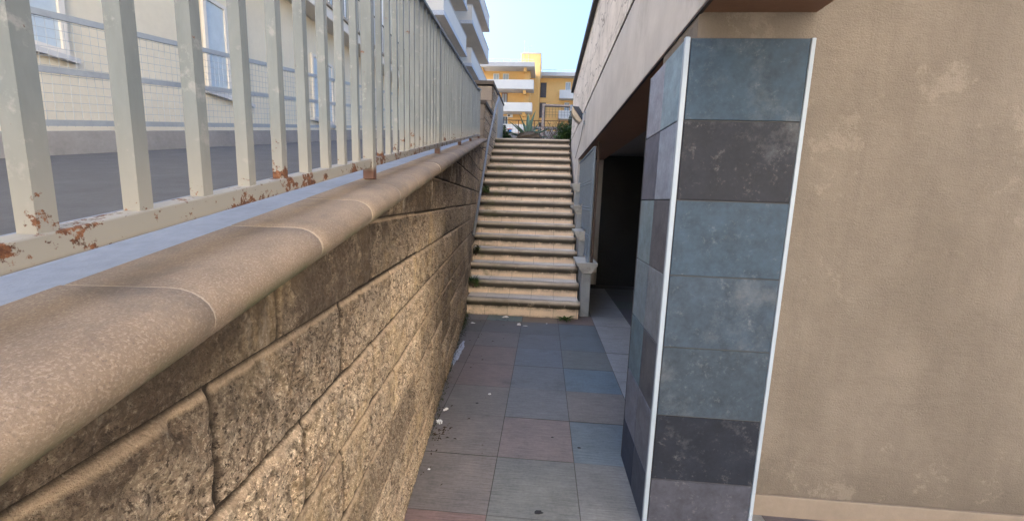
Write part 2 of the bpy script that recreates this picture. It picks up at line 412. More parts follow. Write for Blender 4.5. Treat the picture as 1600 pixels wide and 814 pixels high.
JOFF = [-.2, -.67, -.216, -.672, -.395, -.655, -.41, -.66, -.40, -.15, -.42, -.2, -.4, -.1, -.35, -.2, -.4, -.3, -.2, -.1, -.3]
CH = .2035
def stone_face(name, S, Z, place, ztop, parent, base_stain):
    """split-face block courses as a displaced sheet; place(s, z, h) -> xyz arrays"""
    SS, ZZ = np.meshgrid(S, Z, indexing='ij')
    top = ztop(SS); clamp = ZZ > top; ZZ = np.minimum(ZZ, top)
    wob = (vn(SS * 3, ZZ * 0 + 3, 5) - .5) * .0022
    zz = ZZ + wob; ci = np.floor(zz / CH).astype(int); zr = zz - ci * CH
    off = np.array(JOFF)[np.clip(ci, 0, len(JOFF) - 1)]
    bl = np.where(ci % 3 == 0, .54, .48)
    u = (SS + (vn(ZZ * 20, SS * 0, 8) - .5) * .003 - off) / bl; bi = np.floor(u).astype(int); ur = (u - bi) * bl
    dv = np.minimum(ur, bl - ur); dh = np.minimum(zr, CH - zr)
    rnd = T1[(bi * 7 + ci * 13) % 256, (bi * 3 + ci * 5) % 256]; rnd2 = T1[(bi * 11 + ci * 3) % 256, (bi * 5 + ci * 17 + 9) % 256]
    h = (rnd - .5) * .007 + (rnd2 - .5) * .018 * (ur - bl / 2)
    h = h + (fbm(SS * 9, ZZ * 9, 3, 1) - .5) * .015 + (fbm(SS * 45, ZZ * 45, 3, 2, .75) - .5) * .015
    # chips: shallow conchoidal scoops
    c = vn(SS * 26, ZZ * 26, 11); h = h - np.clip(c - .62, 0, 1) * .045 - .008 * (1 - np.clip((CH - zr) / .02, 0, 1))
    low = np.clip((zr - .006) / .03, 0, 1); hiq = np.clip((CH - zr - .005) / .011, 0, 1)      # lower arris, upper bevel
    ev = np.clip((dv - .004) / .03, 0, 1)
    amp = np.minimum(np.minimum(low, hiq), ev)
    h = h * (.12 + .88 * amp ** .8) - .007 * (1 - hiq) - .004 * (1 - low) - .004 * (1 - ev)
    gap = np.maximum((zr < .0065) | (CH - zr < .005), (dv < .0055) * 1.0) * 1.0
    h = np.where(gap > .5, -.014, h)
    jt = gap
    pale_bevel = np.clip((CH - zr - .004) / .003, 0, 1) * np.clip((.017 - (CH - zr)) / .005, 0, 1)  # paler band along the upper bevel of each block
    dtop = top - ZZ
    stain = np.clip(1.25 - dtop / (.26 + .12 * vn(SS * 3, SS * 0, 21)), 0, 1) * base_stain + np.clip((rnd2 - .72) * 2, 0, .5)
    moss = np.clip(1 - ZZ / .1, 0, 1) * .8 + np.clip(1 - dtop / .03, 0, 1)
    X, Y, Zq = place(SS, ZZ, h)
    nS, nZ = SS.shape
    idx = np.arange(nS * nZ).reshape(nS, nZ)
    f = np.stack([idx[:-1, :-1], idx[1:, :-1], idx[1:, 1:], idx[:-1, 1:]], -1)
    keep = ~(clamp[:-1, :-1] & clamp[1:, :-1])
    f = f[keep].reshape(-1, 4)
    offv = np.array(parent['_base'])
    V = np.stack([X, Y, Zq], -1).reshape(-1, 3) - offv
    me = bpy.data.meshes.new(name)
    me.vertices.add(len(V)); me.vertices.foreach_set('co', V.ravel())
    me.loops.add(f.size); me.loops.foreach_set('vertex_index', f.ravel())
    me.polygons.add(len(f)); me.polygons.foreach_set('loop_start', np.arange(len(f)) * 4); me.polygons.foreach_set('loop_total', np.full(len(f), 4))
    me.polygons.foreach_set('use_smooth', np.ones(len(f), bool))
    for nm, a in (('stain', stain), ('joint', jt), ('moss', moss), ('tint', rnd), ('pale_bevel', pale_bevel)):
        at = me.attributes.new(nm, 'FLOAT', 'POINT'); at.data.foreach_set('value', np.clip(a, 0, 1).astype(np.float32).ravel())
    me.materials.append(M['stone']); me.update(calc_edges=True); me.validate()
    return link(name, me, parent)

# ------------------------------------------------------------------ paths along the leaning left wall
def path(s):
    """point on the alley face of the wall, its inward normal (towards the alley) and the coping-top height"""
    if s <= S_BEND: p = P0 + DIR * s; n = NRM
    else: p = P0 + DIR * S_BEND + Vector((0, s - S_BEND, 0)); n = Vector((1, 0, 0))
    return p, n, 1.586 + SL * s
BX = (P0 + DIR * S_BEND).x; BY = (P0 + DIR * S_BEND).y
S_END = S_BEND + (8.02 - BY)

# ------------------------------------------------------------------ GROUND
# wide ground far below everything, out to the horizon
g = MB(); g.poly([(-600, -600, -.35), (600, -600, -.35), (600, 900, -.35), (-600, 900, -.35)])
structure(g.build('ground', M['soil']))
# upper street beyond the stairs
g = MB(); g.poly([(-60, 10.1, 2.925), (60, 10.1, 2.925), (60, 300, 2.925), (-60, 300, 2.925)]); g.poly([(-60, 10.1, -.4), (60, 10.1, -.4), (60, 10.1, 2.925), (-60, 10.1, 2.925)])
structure(g.build('street', M['asphalt']))
# ramp road behind the retaining wall
rz = lambda y: 1.245 + .169 * y
g = MB(); ys = [-9, -4, 0, 4, 7.57, 10.1]
for a, b in zip(ys[:-1], ys[1:]):
    ea, eb = (max(BX, -.411 - .1055 * q) - .32 for q in (a, b))
    g.poly([(-16, a, rz(a)), (ea, a, rz(a)), (eb, b, rz(b)), (-16, b, rz(b))])
    g.poly([(ea, a, -.3), (eb, b, -.3), (eb, b, rz(b)), (ea, a, rz(a))])
structure(g.build('ramp_road', M['asphalt']))

# alley paving, tile by tile (45 cm)
def tl(h): return tuple(h)
GREY = (.165, .168, .172); BRN = (.195, .155, .13); PINK = (.215, .15, .132); BLUE = (.135, .175, .205); DGR = (.125, .14, .15); GRN = (.17, .172, .158)
ov = {}
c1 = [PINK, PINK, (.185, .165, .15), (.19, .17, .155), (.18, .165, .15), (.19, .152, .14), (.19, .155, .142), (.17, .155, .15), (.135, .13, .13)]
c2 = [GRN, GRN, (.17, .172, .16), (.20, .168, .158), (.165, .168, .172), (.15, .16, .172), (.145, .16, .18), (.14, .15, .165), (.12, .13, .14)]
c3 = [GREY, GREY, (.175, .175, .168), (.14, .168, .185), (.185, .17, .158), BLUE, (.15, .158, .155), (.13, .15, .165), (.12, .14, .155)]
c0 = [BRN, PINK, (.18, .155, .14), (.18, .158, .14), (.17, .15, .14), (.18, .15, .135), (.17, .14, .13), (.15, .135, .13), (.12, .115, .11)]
g = MB(); gg = MB()
X0, Y0, TW = -.66, 1.28, .4505
for i in range(-14, 11):
    for j in range(-17, 14):
        x0 = X0 + i * TW; y0 = Y0 + (j - 1) * TW
        xw = -.56 if y0 < 1.5 else None
        if x0 + TW < -.42 - .105 * (y0 + TW) - .12 or y0 > 7.45: continue
        if y0 > 5.2 and x0 < .2: continue
        rr = random.Random(i * 91 + j * 7)
        col = rr.choice([GREY, BRN, PINK, BLUE, DGR, GRN]) ; col = tuple(c * rr.uniform(.88, 1.08) for c in col)
        k = {-1: c0, 0: c1, 1: c2, 2: c3}.get(i)
        if k and 0 <= j < len(k): col = k[j]
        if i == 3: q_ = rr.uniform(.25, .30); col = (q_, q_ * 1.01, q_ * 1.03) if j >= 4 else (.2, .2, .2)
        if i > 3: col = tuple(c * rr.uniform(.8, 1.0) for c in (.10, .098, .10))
        m3 = sum(col) / 3; col = tuple(max(.01, m3 + (c_ - m3) * 1.05) for c_ in col)
        e = .0022; xa = x0 + e; xb = x0 + TW - e; ya = y0 + e; yb = y0 + TW - e
        tz = rr.uniform(-.0012, .0012)
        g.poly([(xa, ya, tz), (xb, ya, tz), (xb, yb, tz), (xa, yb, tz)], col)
g2 = MB(); g2.poly([(-1.35, -7, -.004), (6, -7, -.004), (6, 7.6, -.004), (-1.35, 7.6, -.004)])
structure(g2.build('paving_bed', M['grout']))
yb_ = MB(); yb_.poly([(-1.0, -30, -.012), (40, -30, -.012), (40, 1.9, -.012), (-1.0, 1.9, -.012)])
structure(yb_.build('yard', M['conc']))
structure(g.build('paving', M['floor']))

# ------------------------------------------------------------------ RETAINING WALL (left)
RW = thing('retaining_wall', tuple(P0), 'tan split-stone retaining wall with rounded coping running along the left of the alley', 'wall')
Smain = np.concatenate([np.arange(-4, -1.5, .05), np.arange(-1.5, .7, .0062), np.arange(.7, 2.6, .012), np.arange(2.6, S_BEND, .022), [S_BEND]])
Zmain = np.arange(0, 2.7, .0062)
def place_main(S, Z, H):
    return P0.x + DIR.x * S + NRM.x * H, P0.y + DIR.y * S + NRM.y * H, Z
stone_face('stone_face', Smain, Zmain, place_main, lambda s: 1.53 + SL * s, RW, 1.0)
# coping swept along the path
prof = [(-.115, 0)]
for a in np.linspace(90, -90, 13):
    prof.append((.012 + .052 * math.cos(math.radians(a)), -.0385 + .0385 * math.sin(math.radians(a))))
prof.append((-.115, -.077))
rings = []; jv = []; us = []
u = -4.0; spacing = .31
while u < S_END:
    us += [(u, 0.0)]
    k0 = math.floor((u + .0) / spacing)
    nj = (k0 + 1) * spacing + .02
    step = .05
    u += step
cuts = [k * spacing + .03 for k in range(-13, 26)]
us = sorted([(q, 0.) for q, _ in us if min(abs(q - c) for c in cuts) > .006] + [(c - .0035, 0.) for c in cuts if c < S_END - .01] + [(c, 1.) for c in cuts if c < S_END - .01] + [(c + .0035, 0.) for c in cuts if c < S_END - .01] + [(S_END, 0.)])
jt = []; ms = []
for q, j in us:
    p, n, zt = path(q); ring = []
    sh = (T1[int((q - .03) / spacing) % 256, 9] - .5) * .006
    for a, b in prof:
        k = .0025 * j
        a2 = a - (k if a > 0 else 0)
        ring.append(p + n * (a2 + (sh if a > 0 else 0)) + Vector((0, 0, zt + b - (k if b > -.03 else 0) + sh * .5)))
        jt.append(j); ms.append(max(0., min(1., (-b - .035) / .03)) * (1 if a > .0 else 0))
    rings.append(ring)
cp = MB(); cp.sweep(rings)
o = cp.build('coping', M['coping'], RW, smooth=True)
for nm, a in (('joint', jt), ('moss', ms)):
    at = o.data.attributes.new(nm, 'FLOAT', 'POINT'); at.data.foreach_set('value', a)
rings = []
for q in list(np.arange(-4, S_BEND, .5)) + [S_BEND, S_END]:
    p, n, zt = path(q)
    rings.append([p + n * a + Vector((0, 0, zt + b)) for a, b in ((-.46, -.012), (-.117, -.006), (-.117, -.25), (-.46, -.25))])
le = MB(); le.sweep(rings); le.build('blue_shade_strip', M['shade_strip'], RW)  # strip added behind the coping, shade put into its colour

# ------------------------------------------------------------------ UPPER STEPPED WALL beside the stairs
UW = thing('stepped_wall', (BX, 8.0, 0), 'stepped warm stone wall with dark caps rising beside the top of the stairs on the left', 'wall')
Su = np.concatenate([np.arange(0, 9.95 - BY, .014)])
def ztop_u(s):
    y = BY + s
    return np.where(y < 8.02, 1.53 + SL * (S_BEND + s), np.where(y < 9.09, 3.30, 3.94))
def place_up(S, Z, H): return BX + H * .8, BY + S, Z
Zu = np.concatenate([np.arange(1.0, 3.96, .014)])
stone_face('stone_face', Su, Zu, place_up, ztop_u, UW, .35)
b = MB()
for k in range(3): b.box(BX - .36, BX - .012, 8.03, 8.2, 2.4 + k * .31, 2.4 + k * .31 + .304)
for k in range(5): b.box(BX - .80, BX - .013, 9.10, 9.3, 2.4 + k * .304, 2.4 + k * .304 + .298)
b.build('end_block', M['block'], UW, bevel=.004)
MB().box(BX - .35, BX - .03, 8.2, 9.08, 2.3, 3.29).build('core', M['block'], UW)
MB().box(BX - .79, BX - .03, 9.3, 9.95, 2.3, 3.93).build('core', M['block'], UW)
MB().box(BX - .38, BX + .03, 8.0, 9.095, 3.30, 3.37).build('cap', M['blockcap'], UW, bevel=.008)
MB().box(BX - .82, BX + .03, 9.06, 9.97, 3.94, 4.02).build('cap', M['blockcap'], UW, bevel=.008)
PW = thing('landing_wall', (BX, 10.5, 2.93), 'pale rendered low wall panel with dark cap at the top left of the stairs', 'wall')
MB().box(BX - .12, BX + .02, 9.975, 11.25, 2.95, 3.98).build('panel', M['panel'], PW, bevel=.006)
MB().box(BX - .14, BX + .04, 9.975, 11.27, 3.982, 4.03).build('cap', M['blockcap'], PW, bevel=.004)

# ------------------------------------------------------------------ RAILING on the coping
RL = thing('metal_railing', (P0.x, P0.y, 1.586), 'grey painted metal bar railing with rusty feet on top of the left wall coping', 'railing')
def rp(s, h, off=-.08):
    p, n, zt = path(s); return p + n * off + Vector((0, 0, zt + h))
posts = [-.158 + 1.6 * k for k in range(-2, 5)]
rend = S_END - .06
for q in posts:
    MB().bar(rp(q, .0), rp(q, .88), .038, .038, DIR).build('post', M['railing'], RL, bevel=.002)
for a, b_, h, wv, hv, nm in ((-3.36, S_BEND, .061, .030, .030, 'bottom_rail'), (S_BEND, rend, .061, .030, .030, 'bottom_rail'), (-3.36, S_BEND, .885, .045, .018, 'top_rail'), (S_BEND, rend, .885, .045, .018, 'top_rail')):
    MB().bar(rp(a, h), rp(b_, h), wv, hv, NRM).build(nm, M['railing'], RL, bevel=.002)
for k in range(len(posts)):
    q0 = posts[k]; q1 = posts[k + 1] if k + 1 < len(posts) else rend + .1
    for j in range(1, 13):
        q = q0 + .018 + (1.6 - .036) / 13 * j + random.uniform(-.002, .002)
        if q > min(q1 - .03, rend): break
        ln = random.uniform(-.002, .002)
        MB().bar(rp(q, .074), rp(q + ln, .878), .0215, .0215, DIR).build('bar', M['railing'], RL)

# ------------------------------------------------------------------ STAIRS
RUN, RISE, Y1, Z1, NST = .314, .181, 5.09, .226, 16
def lx(y): return (P0 + DIR * ((y - P0.y) / DIR.y)).x - .01 if y < BY else BX - .01
def rx(y): return .505 + .003 * y
ST = thing('staircase', (-.2, Y1, 0), 'flight of sixteen worn cream steps with grey mossy nosings climbing between the walls', 'staircase')
for i in range(NST):
    yf = Y1 + RUN * i; zt = Z1 + RISE * i; zb = zt - RISE if i else 0
    xl, xr = lx(yf), rx(yf)
    r = []
    pts = []
    NT = .096
    for a in np.linspace(90, 270, 9):
        pts.append((yf + .032 + .032 * math.cos(math.radians(a)), zt - NT / 2 + NT / 2 * math.sin(math.radians(a))))
    pts += [(yf + .105, zt - NT), (yf + .105, zt)]
    rr = random.Random(i)
    nx = 22; wob = [rr.uniform(-.003, .003) - (.006 if rr.random() < .08 else 0) for _ in range(nx)]
    ringsn = []
    for q in range(nx):
        x = xl + (xr - xl) * q / (nx - 1)
        ringsn.append([(x, y + (wob[q] if y < yf + .05 else 0), z + wob[q] * .6) for y, z in pts])
    n_ = MB(); n_.sweep(ringsn); no = n_.build('step', M['nosing'], ST, smooth=False)
    for p in no.data.polygons: p.use_smooth = len(p.vertices) == 4
    yb = yf + RUN + .03 if i < NST - 1 else yf + .6
    MB().box(xl, xr - .02, yf + .1055, yb + .02, zt - .03, zt - .003).build('tread', M['tread'], no)
    MB().box(xl, xr - .015, yf + .036, yf + RUN + .04, max(0, zb - .02) if i else -.003, zt - NT - .0005).build('riser', M['riser'], no)
# street edge behind top step
structure(MB().box(-1.3, .6, Y1 + RUN * 15 + .55, 10.2, 2.5, 2.936).build('landing', M['conc']))

# handrail on the left
HR = thing('handrail', (-1.03, 5.75, .9), 'grey tubular handrail climbing the left stone wall of the stairs', 'handrail')
hp = [(-.985, 5.72, .985), (-1.02, 6.35, 1.45), (-1.075, 7.2, 2.03), (-1.115, 7.9, 2.56), (-1.115, 8.4, 2.98), (-1.115, 9.05, 3.52), (-1.115, 9.5, 3.78)]
MB().tube(hp, .021, 10).build('rail', M['handrail'], HR, smooth=True)
for (x, y, z) in ((-1.0, 5.85, 1.08), (-1.112, 7.88, 2.54), (-1.115, 8.75, 3.27)):
    xw = lx(y) - .01
    MB().tube([(x, y, z - .015), (x - .01, y, z - .06), (xw + .03, y, z - .07), (xw, y, z - .07)], .007, 6).tube([(xw + .001, y, z - .07), (xw + .02, y, z - .07)], .03, 10).build('bracket', M['iron'], HR)

# ------------------------------------------------------------------ RIGHT BUILDING
RB = thing('side_building', (.58, 5, 0), 'pale rendered low building with dark porch opening along the right of the alley', 'building')
WX = .58
MB().box(WX, WX + .45, .9, 9.95, 2.272, 2.925).build('wall', M['wall'], RB)
MB().box(WX - .004, WX + .45, .9, 9.953, 2.955, 4.02).build('upper_band', M['band'], RB)
MB().box(WX + .006, WX + .44, .9, 9.94, 2.924, 2.956).build('groove', M['roofedge'], RB)
MB().box(WX - .06, 5.2, .9, 10.0, 4.021, 4.10).build('roof_edge', M['roofedge'], RB)
MB().box(WX + .002, WX + .448, .9, 7.5, 2.262, 2.2715).build('soffit', M['brown'], RB)
MB().box(WX, WX + .45, 7.5, 9.95, -.02, 2.2715).build('wall', M['wall'], RB)
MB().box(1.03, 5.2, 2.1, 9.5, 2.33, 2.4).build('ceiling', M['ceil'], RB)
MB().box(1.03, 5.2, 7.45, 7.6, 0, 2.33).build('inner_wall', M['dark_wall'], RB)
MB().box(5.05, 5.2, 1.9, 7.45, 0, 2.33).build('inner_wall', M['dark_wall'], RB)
MB().box(1.035, 6.5, 1.9, 2.1, 0, 4.0).build('front_wall', M['rough'], RB)
MB().box(1.036, 6.5, 1.885, 1.899, 0, .11).build('skirting', M['block'], RB, bevel=.003)
MB().box(WX + .003, 1.034, 1.785, 2.27, 2.155, 2.2615).build('pillar_head', M['rough'], RB)
# soffit of the beam towards the camera carries a thin drip edge
MB().box(WX - .003, WX + .012, .9, 7.48, 2.255, 2.2618).build('drip_edge', M['roofedge'], RB)

# tiled pillar
PL = thing('tiled_pillar', (.75, 2.0, 0), 'square pillar clad in blue-grey and purple-grey tiles with white corner trim', 'pillar')
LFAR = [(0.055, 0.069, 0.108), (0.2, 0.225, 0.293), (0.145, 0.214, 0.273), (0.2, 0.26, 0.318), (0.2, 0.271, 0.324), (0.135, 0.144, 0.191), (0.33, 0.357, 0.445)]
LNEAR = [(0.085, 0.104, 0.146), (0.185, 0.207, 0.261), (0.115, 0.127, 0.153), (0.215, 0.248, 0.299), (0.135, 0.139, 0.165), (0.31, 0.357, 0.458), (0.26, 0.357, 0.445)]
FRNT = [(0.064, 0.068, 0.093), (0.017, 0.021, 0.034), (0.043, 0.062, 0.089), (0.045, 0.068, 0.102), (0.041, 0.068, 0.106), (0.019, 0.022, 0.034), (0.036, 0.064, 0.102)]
zr_ = [-.002, .25, .566, .886, 1.205, 1.523, 1.842, 2.153]
PX, PY = .535, 1.752
tb = MB()
for k in range(7):
    z0, z1 = zr_[k] + .0025, zr_[k + 1] - .0025
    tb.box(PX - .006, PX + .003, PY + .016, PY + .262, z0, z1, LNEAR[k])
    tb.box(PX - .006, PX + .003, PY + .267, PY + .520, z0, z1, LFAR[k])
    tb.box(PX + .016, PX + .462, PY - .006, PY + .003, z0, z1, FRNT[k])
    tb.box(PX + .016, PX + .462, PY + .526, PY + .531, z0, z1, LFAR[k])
tb.build('tile_facing', M['facing'], PL, bevel=.0015, seg=1)
MB().box(PX, PX + .48, PY, PY + .528, 0, 2.154).build('core', M['grout_dark'], PL)
MB().box(PX - .009, PX + .011, PY - .009, PY + .011, 0, 2.156).build('corner_trim', M['white_metal'], PL, bevel=.003)
MB().box(PX - .007, PX + .005, PY + .523, PY + .533, 0, 2.154).build('edge_trim', M['grout_dark'], PL, bevel=.001)
MB().box(PX + .465, PX + .482, PY - .008, PY + .01, 0, 2.154).build('corner_trim', M['white_metal'], PL, bevel=.003)

# stepped parapet at the right edge of the stairs
SP = thing('stepped_parapet', (.6, 5.25, 0), 'stepped grey parapet with moulded caps at the right edge of the stairs', 'parapet')
capp = [(-.075, 0), (.195, 0), (.195, -.035), (.182, -.05), (.168, -.055), (.160, -.085), (.128, -.115), (.124, -.135), (-.004, -.135), (-.008, -.115), (-.040, -.085), (-.048, -.055), (-.062, -.05), (-.075, -.035)]
for k in range(4):
    ya = 5.25 + .628 * k; yb = ya + .628 - (.004 if k < 3 else 0); zt = .725 + .362 * k
    if k == 3: yb = 7.495
    x0 = .535
    MB().box(x0, x0 + .12, ya + .02, yb + .02 if k < 3 else yb, 0 if k == 0 else zt - .8, zt - .134).build('wall', M['pede'], SP, bevel=.004)
    ra = [[(x0 + a, y, zt + b_) for a, b_ in capp] for y in (ya - .02, yb - .022)]
    MB().sweep(ra).build('cap', M['cap'], SP, bevel=.003)

# folding security grille above the parapet
GR = thing('security_grille', (.6, 5.3, .73), 'blue-grey folding iron grille standing on the stepped parapet inside the porch opening', 'grille')
gx = .61
def gz(y): return .725 + .362 * max(0, min(3, math.floor((y - 5.23) / .628)))
MB().bar((gx, 5.29, .727), (gx, 5.29, 2.2), .028, .028).build('post', M['grille'], GR, bevel=.003)
MB().bar((gx + .045, 5.30, .727), (gx + .045, 5.30, 2.255), .03, .045).build('frame', M['wood'], GR)
MB().bar((gx, 5.29, 2.19), (gx, 7.45, 2.19), .03, .022).build('top_rail', M['grille'], GR, bevel=.002)
yy = 5.40; k = 0
while yy < 7.42:
    z0 = gz(yy) + .002; bmb = MB(); bmb.bar((gx, yy, z0 + .03), (gx, yy, 2.18), .013, .013)
    for hz in (1.05, 1.42, 1.78):
        if hz > z0 + .2:
            for dz in (-.018, .018):
                pr = [(0, 0, -.009), (0, 0, 0), (0, 0, .009)]
                bmb.tube([(gx, yy, hz + dz + a[2]) for a in pr], [.008, .0165, .008], 8)
    bmb.build('bar', M['grille'], GR)
    yy += .098; k += 1
for kk in range(4):
    ya = 5.29 + .628 * kk; yb = min(ya + .6, 7.45); zz = .725 + .362 * kk + .04
    MB().bar((gx, ya, zz), (gx, yb, zz), .022, .012).build('bottom_rail', M['grille'], GR)
    MB().bar((gx - .02, ya + .05, zz - .038), (gx - .02, ya + .32, zz + .12), .006, .010).build('brace', M['grille'], GR)

# floodlight under the band
FL = thing('floodlight', (.56, 6.6, 2.8), 'weathered floodlight tilted off the right wall above the porch', 'floodlight')
def prism_y(pts, y0, y1):
    m_ = MB(); n = len(pts); m_.add([(x, y0, z) for x, z in pts] + [(x, y1, z) for x, z in pts], [tuple(range(n)), tuple(range(2 * n - 1, n - 1, -1))] + [(i, i + n, (i + 1) % n + n, (i + 1) % n) for i in range(n)]); return m_
prism_y([(.372, 2.955), (.362, 2.90), (.375, 2.84), (.41, 2.785), (.455, 2.74), (.50, 2.716), (.525, 2.745)], 6.52, 6.70).build('housing', M['lampbody'], FL, bevel=.006)
prism_y([(.376, 2.957), (.53, 2.749), (.548, 2.84), (.47, 2.95)], 6.528, 6.69).build('glass', M['lampglass'], FL, bevel=.004)
MB().tube([(.58, 6.52, 2.86), (.545, 6.50, 2.87), (.535, 6.5, 2.82), (.54, 6.5, 2.74), (.575, 6.5, 2.68)], .006, 6).build('bracket', M['white_metal'], FL)
tag(MB().tube([(.575, 6.62, 2.76), (.572, 6.8, 2.73), (.573, 7.2, 2.55), (.573, 8.2, 2.35)], .004, 5).build('cable', M['iron']), 'thin dark cable running down the right wall from the floodlight', 'cable')

# ------------------------------------------------------------------ LITTER on the floor
def crumple(name, x, y, z, sx, sy, h, seed, mat, label, cat, group, rot=0):
    rr = random.Random(seed); b = MB(); n = 9; pts = {}
    for i in range(n):
        for j in range(n):
            u_, v_ = i / (n - 1) * 2 - 1, j / (n - 1) * 2 - 1
            rad = rr.uniform(.75, 1.1)
            px = u_ * sx * rad * (1 - .25 * v_ * v_); py = v_ * sy * rad * (1 - .3 * u_ * u_)
            pz = .002 + h * rr.random() * (1 - max(abs(u_), abs(v_)) ** 2 * .8)
            pts[i, j] = (x + px * math.cos(rot) - py * math.sin(rot), y + px * math.sin(rot) + py * math.cos(rot), z + pz)
    base = [(pts[i, j]) for i in range(n) for j in range(n)]
    b.add(base, [(i * n + j, (i + 1) * n + j, (i + 1) * n + j + 1, i * n + j + 1) for i in range(n - 1) for j in range(n - 1) if rr.random() > .08])
    return tag(b.build(name, mat), label, cat, group)
TI = 'scraps of tissue on the paving'
crumple('tissue', -.43, 5.03, 0, .05, .018, .03, 1, M['paper'], 'long white tissue scrap against the foot of the lowest step', 'litter', TI, .4)
crumple('tissue', -.237, 4.74, 0, .028, .03, .035, 2, M['paper'], 'crumpled white tissue ball in front of the stairs, on a paving joint', 'litter', TI)
crumple('tissue', -.16, 4.72, 0, .03, .008, .006, 12, M['paper'], 'flat pale sliver beside the tissue ball in front of the stairs', 'litter', TI)
crumple('tissue', -.80, 4.72, 0, .03, .012, .012, 3, M['paper'], 'small white tissue scrap near the left wall by the stairs', 'litter', TI)
crumple('tissue', -.64, 2.50, 0, .022, .03, .02, 4, M['paper'], 'torn white tissue at the foot of the left wall, the larger and nearer one', 'litter', TI, .5)
crumple('tissue', -.635, 2.66, 0, .025, .010, .02, 5, M['paper'], 'curled white tissue strip at the wall foot just beyond the torn tissue', 'litter', TI, .9)
crumple('tissue', -.357, 2.94, 0, .013, .013, .008, 6, M['paper'], 'tiny white paper fleck in the middle of a left-hand tile', 'litter', TI)
crumple('tissue', -.575, 2.02, 0, .008, .007, .006, 7, M['paper'], 'smallest white crumb of paper beside the wall in the foreground', 'litter', TI)
crumple('tissue', .10, 4.86, 0, .012, .009, .006, 9, M['paper'], 'small pale paper chip left of the weed at the stair foot', 'litter', TI)
crumple('plastic_film', -.775, 3.74, 0, .034, .34, .016, 8, M['film'], 'long crinkled translucent plastic strip lying along the foot of the left wall', 'litter', None, .02)
GS = 'dark spots on the paving'
for i, (x, y, r, lb) in enumerate([(.283, 2.33, .012, 'dark gum spot on the blue-grey tile right of the centre joint'), (.12, 2.42, .009, 'faint dark gum spot on the pinkish centre tile'),
                                   (.04, 1.775, .022, 'large dark stain near the bottom edge on the grey centre tile'), (-.43, 2.79, .012, 'dark smudge on the left tile just before the white fleck')]):
    b = MB(); rr = random.Random(i); n = 12
    b.poly([(x + r * rr.uniform(.7, 1.2) * math.cos(t * 2 * math.pi / n), y + r * .7 * rr.uniform(.7, 1.2) * math.sin(t * 2 * math.pi / n), .0022) for t in range(n)])
    tag(b.build('gum_spot', M['gum']), lb, 'stain', GS)
DL = 'dark crumbs and dead leaves on the paving'
b = MB(); rr = random.Random(31)
for i in range(150):
    if i < 45: x, y = -.60 + rr.gauss(0, .04), 2.36 + rr.gauss(0, .06)
    elif i < 95: s_ = rr.uniform(.2, 3.3); p = P0 + DIR * s_ + NRM * abs(rr.gauss(.02, .02)); x, y = p.x, p.y
    else: x, y = rr.uniform(-.85, -.3), rr.uniform(3.9, 5.0) if rr.random() < .6 else rr.uniform(1.6, 4)
    if x < P0.x + DIR.x * (y - P0.y) + .012: continue
    a = rr.uniform(0, 6.28); L = rr.uniform(.003, .016); W = L * rr.uniform(.2, .6)
    ca, sa = math.cos(a), math.sin(a)
    b.poly([(x + ca * L, y + sa * L, .003), (x - sa * W, y + ca * W, .007), (x - ca * L, y - sa * L, .003), (x + sa * W, y - ca * W, .006)])
o = b.build('leaf_litter', M['leafdead']); o['kind'] = 'stuff'; tag(o, 'dark crumbs of dead leaves scattered along the left wall foot', 'leaf litter')

# ------------------------------------------------------------------ PLANTS
def leaf(b, base, d, L, W, droop=.3, fold=.2, seg=4, upv=Vector((0, 0, 1))):
    d = Vector(d).normalized(); side = d.cross(upv)
    side = side.normalized() if side.length > .01 else Vector((1, 0, 0))
    n0 = side.cross(d).normalized(); pts = []
    p = Vector(base)
    for i in range(seg + 1):
        t = i / seg; wd = W * math.sin(math.pi * min(1, t * .85 + .12)) * (1 if t < 1 else .05)
        pts.append((p - side * wd + n0 * wd * fold, p.copy(), p + side * wd + n0 * wd * fold))
        dd = (d + Vector((0, 0, -droop * t * 2))).normalized(); p = p + dd * L / seg
    vs = [q for r_ in pts for q in r_]; fs = []
    for i in range(seg):
        a = i * 3; fs += [(a, a + 1, a + 4, a + 3), (a + 1, a + 2, a + 5, a + 4)]
    b.add(vs, fs)
def tuft(name, c, n, L, W, seed, mat, label, cat, group, spread=1.0, base_r=.02, upb=.6, extra=None):
    rr = random.Random(seed); t = thing(name, c, label, cat, group); b = MB()
    for i in range(n):
        a = rr.uniform(0, 6.28); e = rr.uniform(upb * .3, 1)
        d = (math.cos(a) * spread, math.sin(a) * spread, e)
        bs = (c[0] + math.cos(a) * base_r * rr.random(), c[1] + math.sin(a) * base_r * rr.random(), c[2] + .002)
        leaf(b, bs, d, L * rr.uniform(.55, 1.1), W * rr.uniform(.7, 1.2), rr.uniform(.2, .6))
    b.build('foliage', mat, t); return t
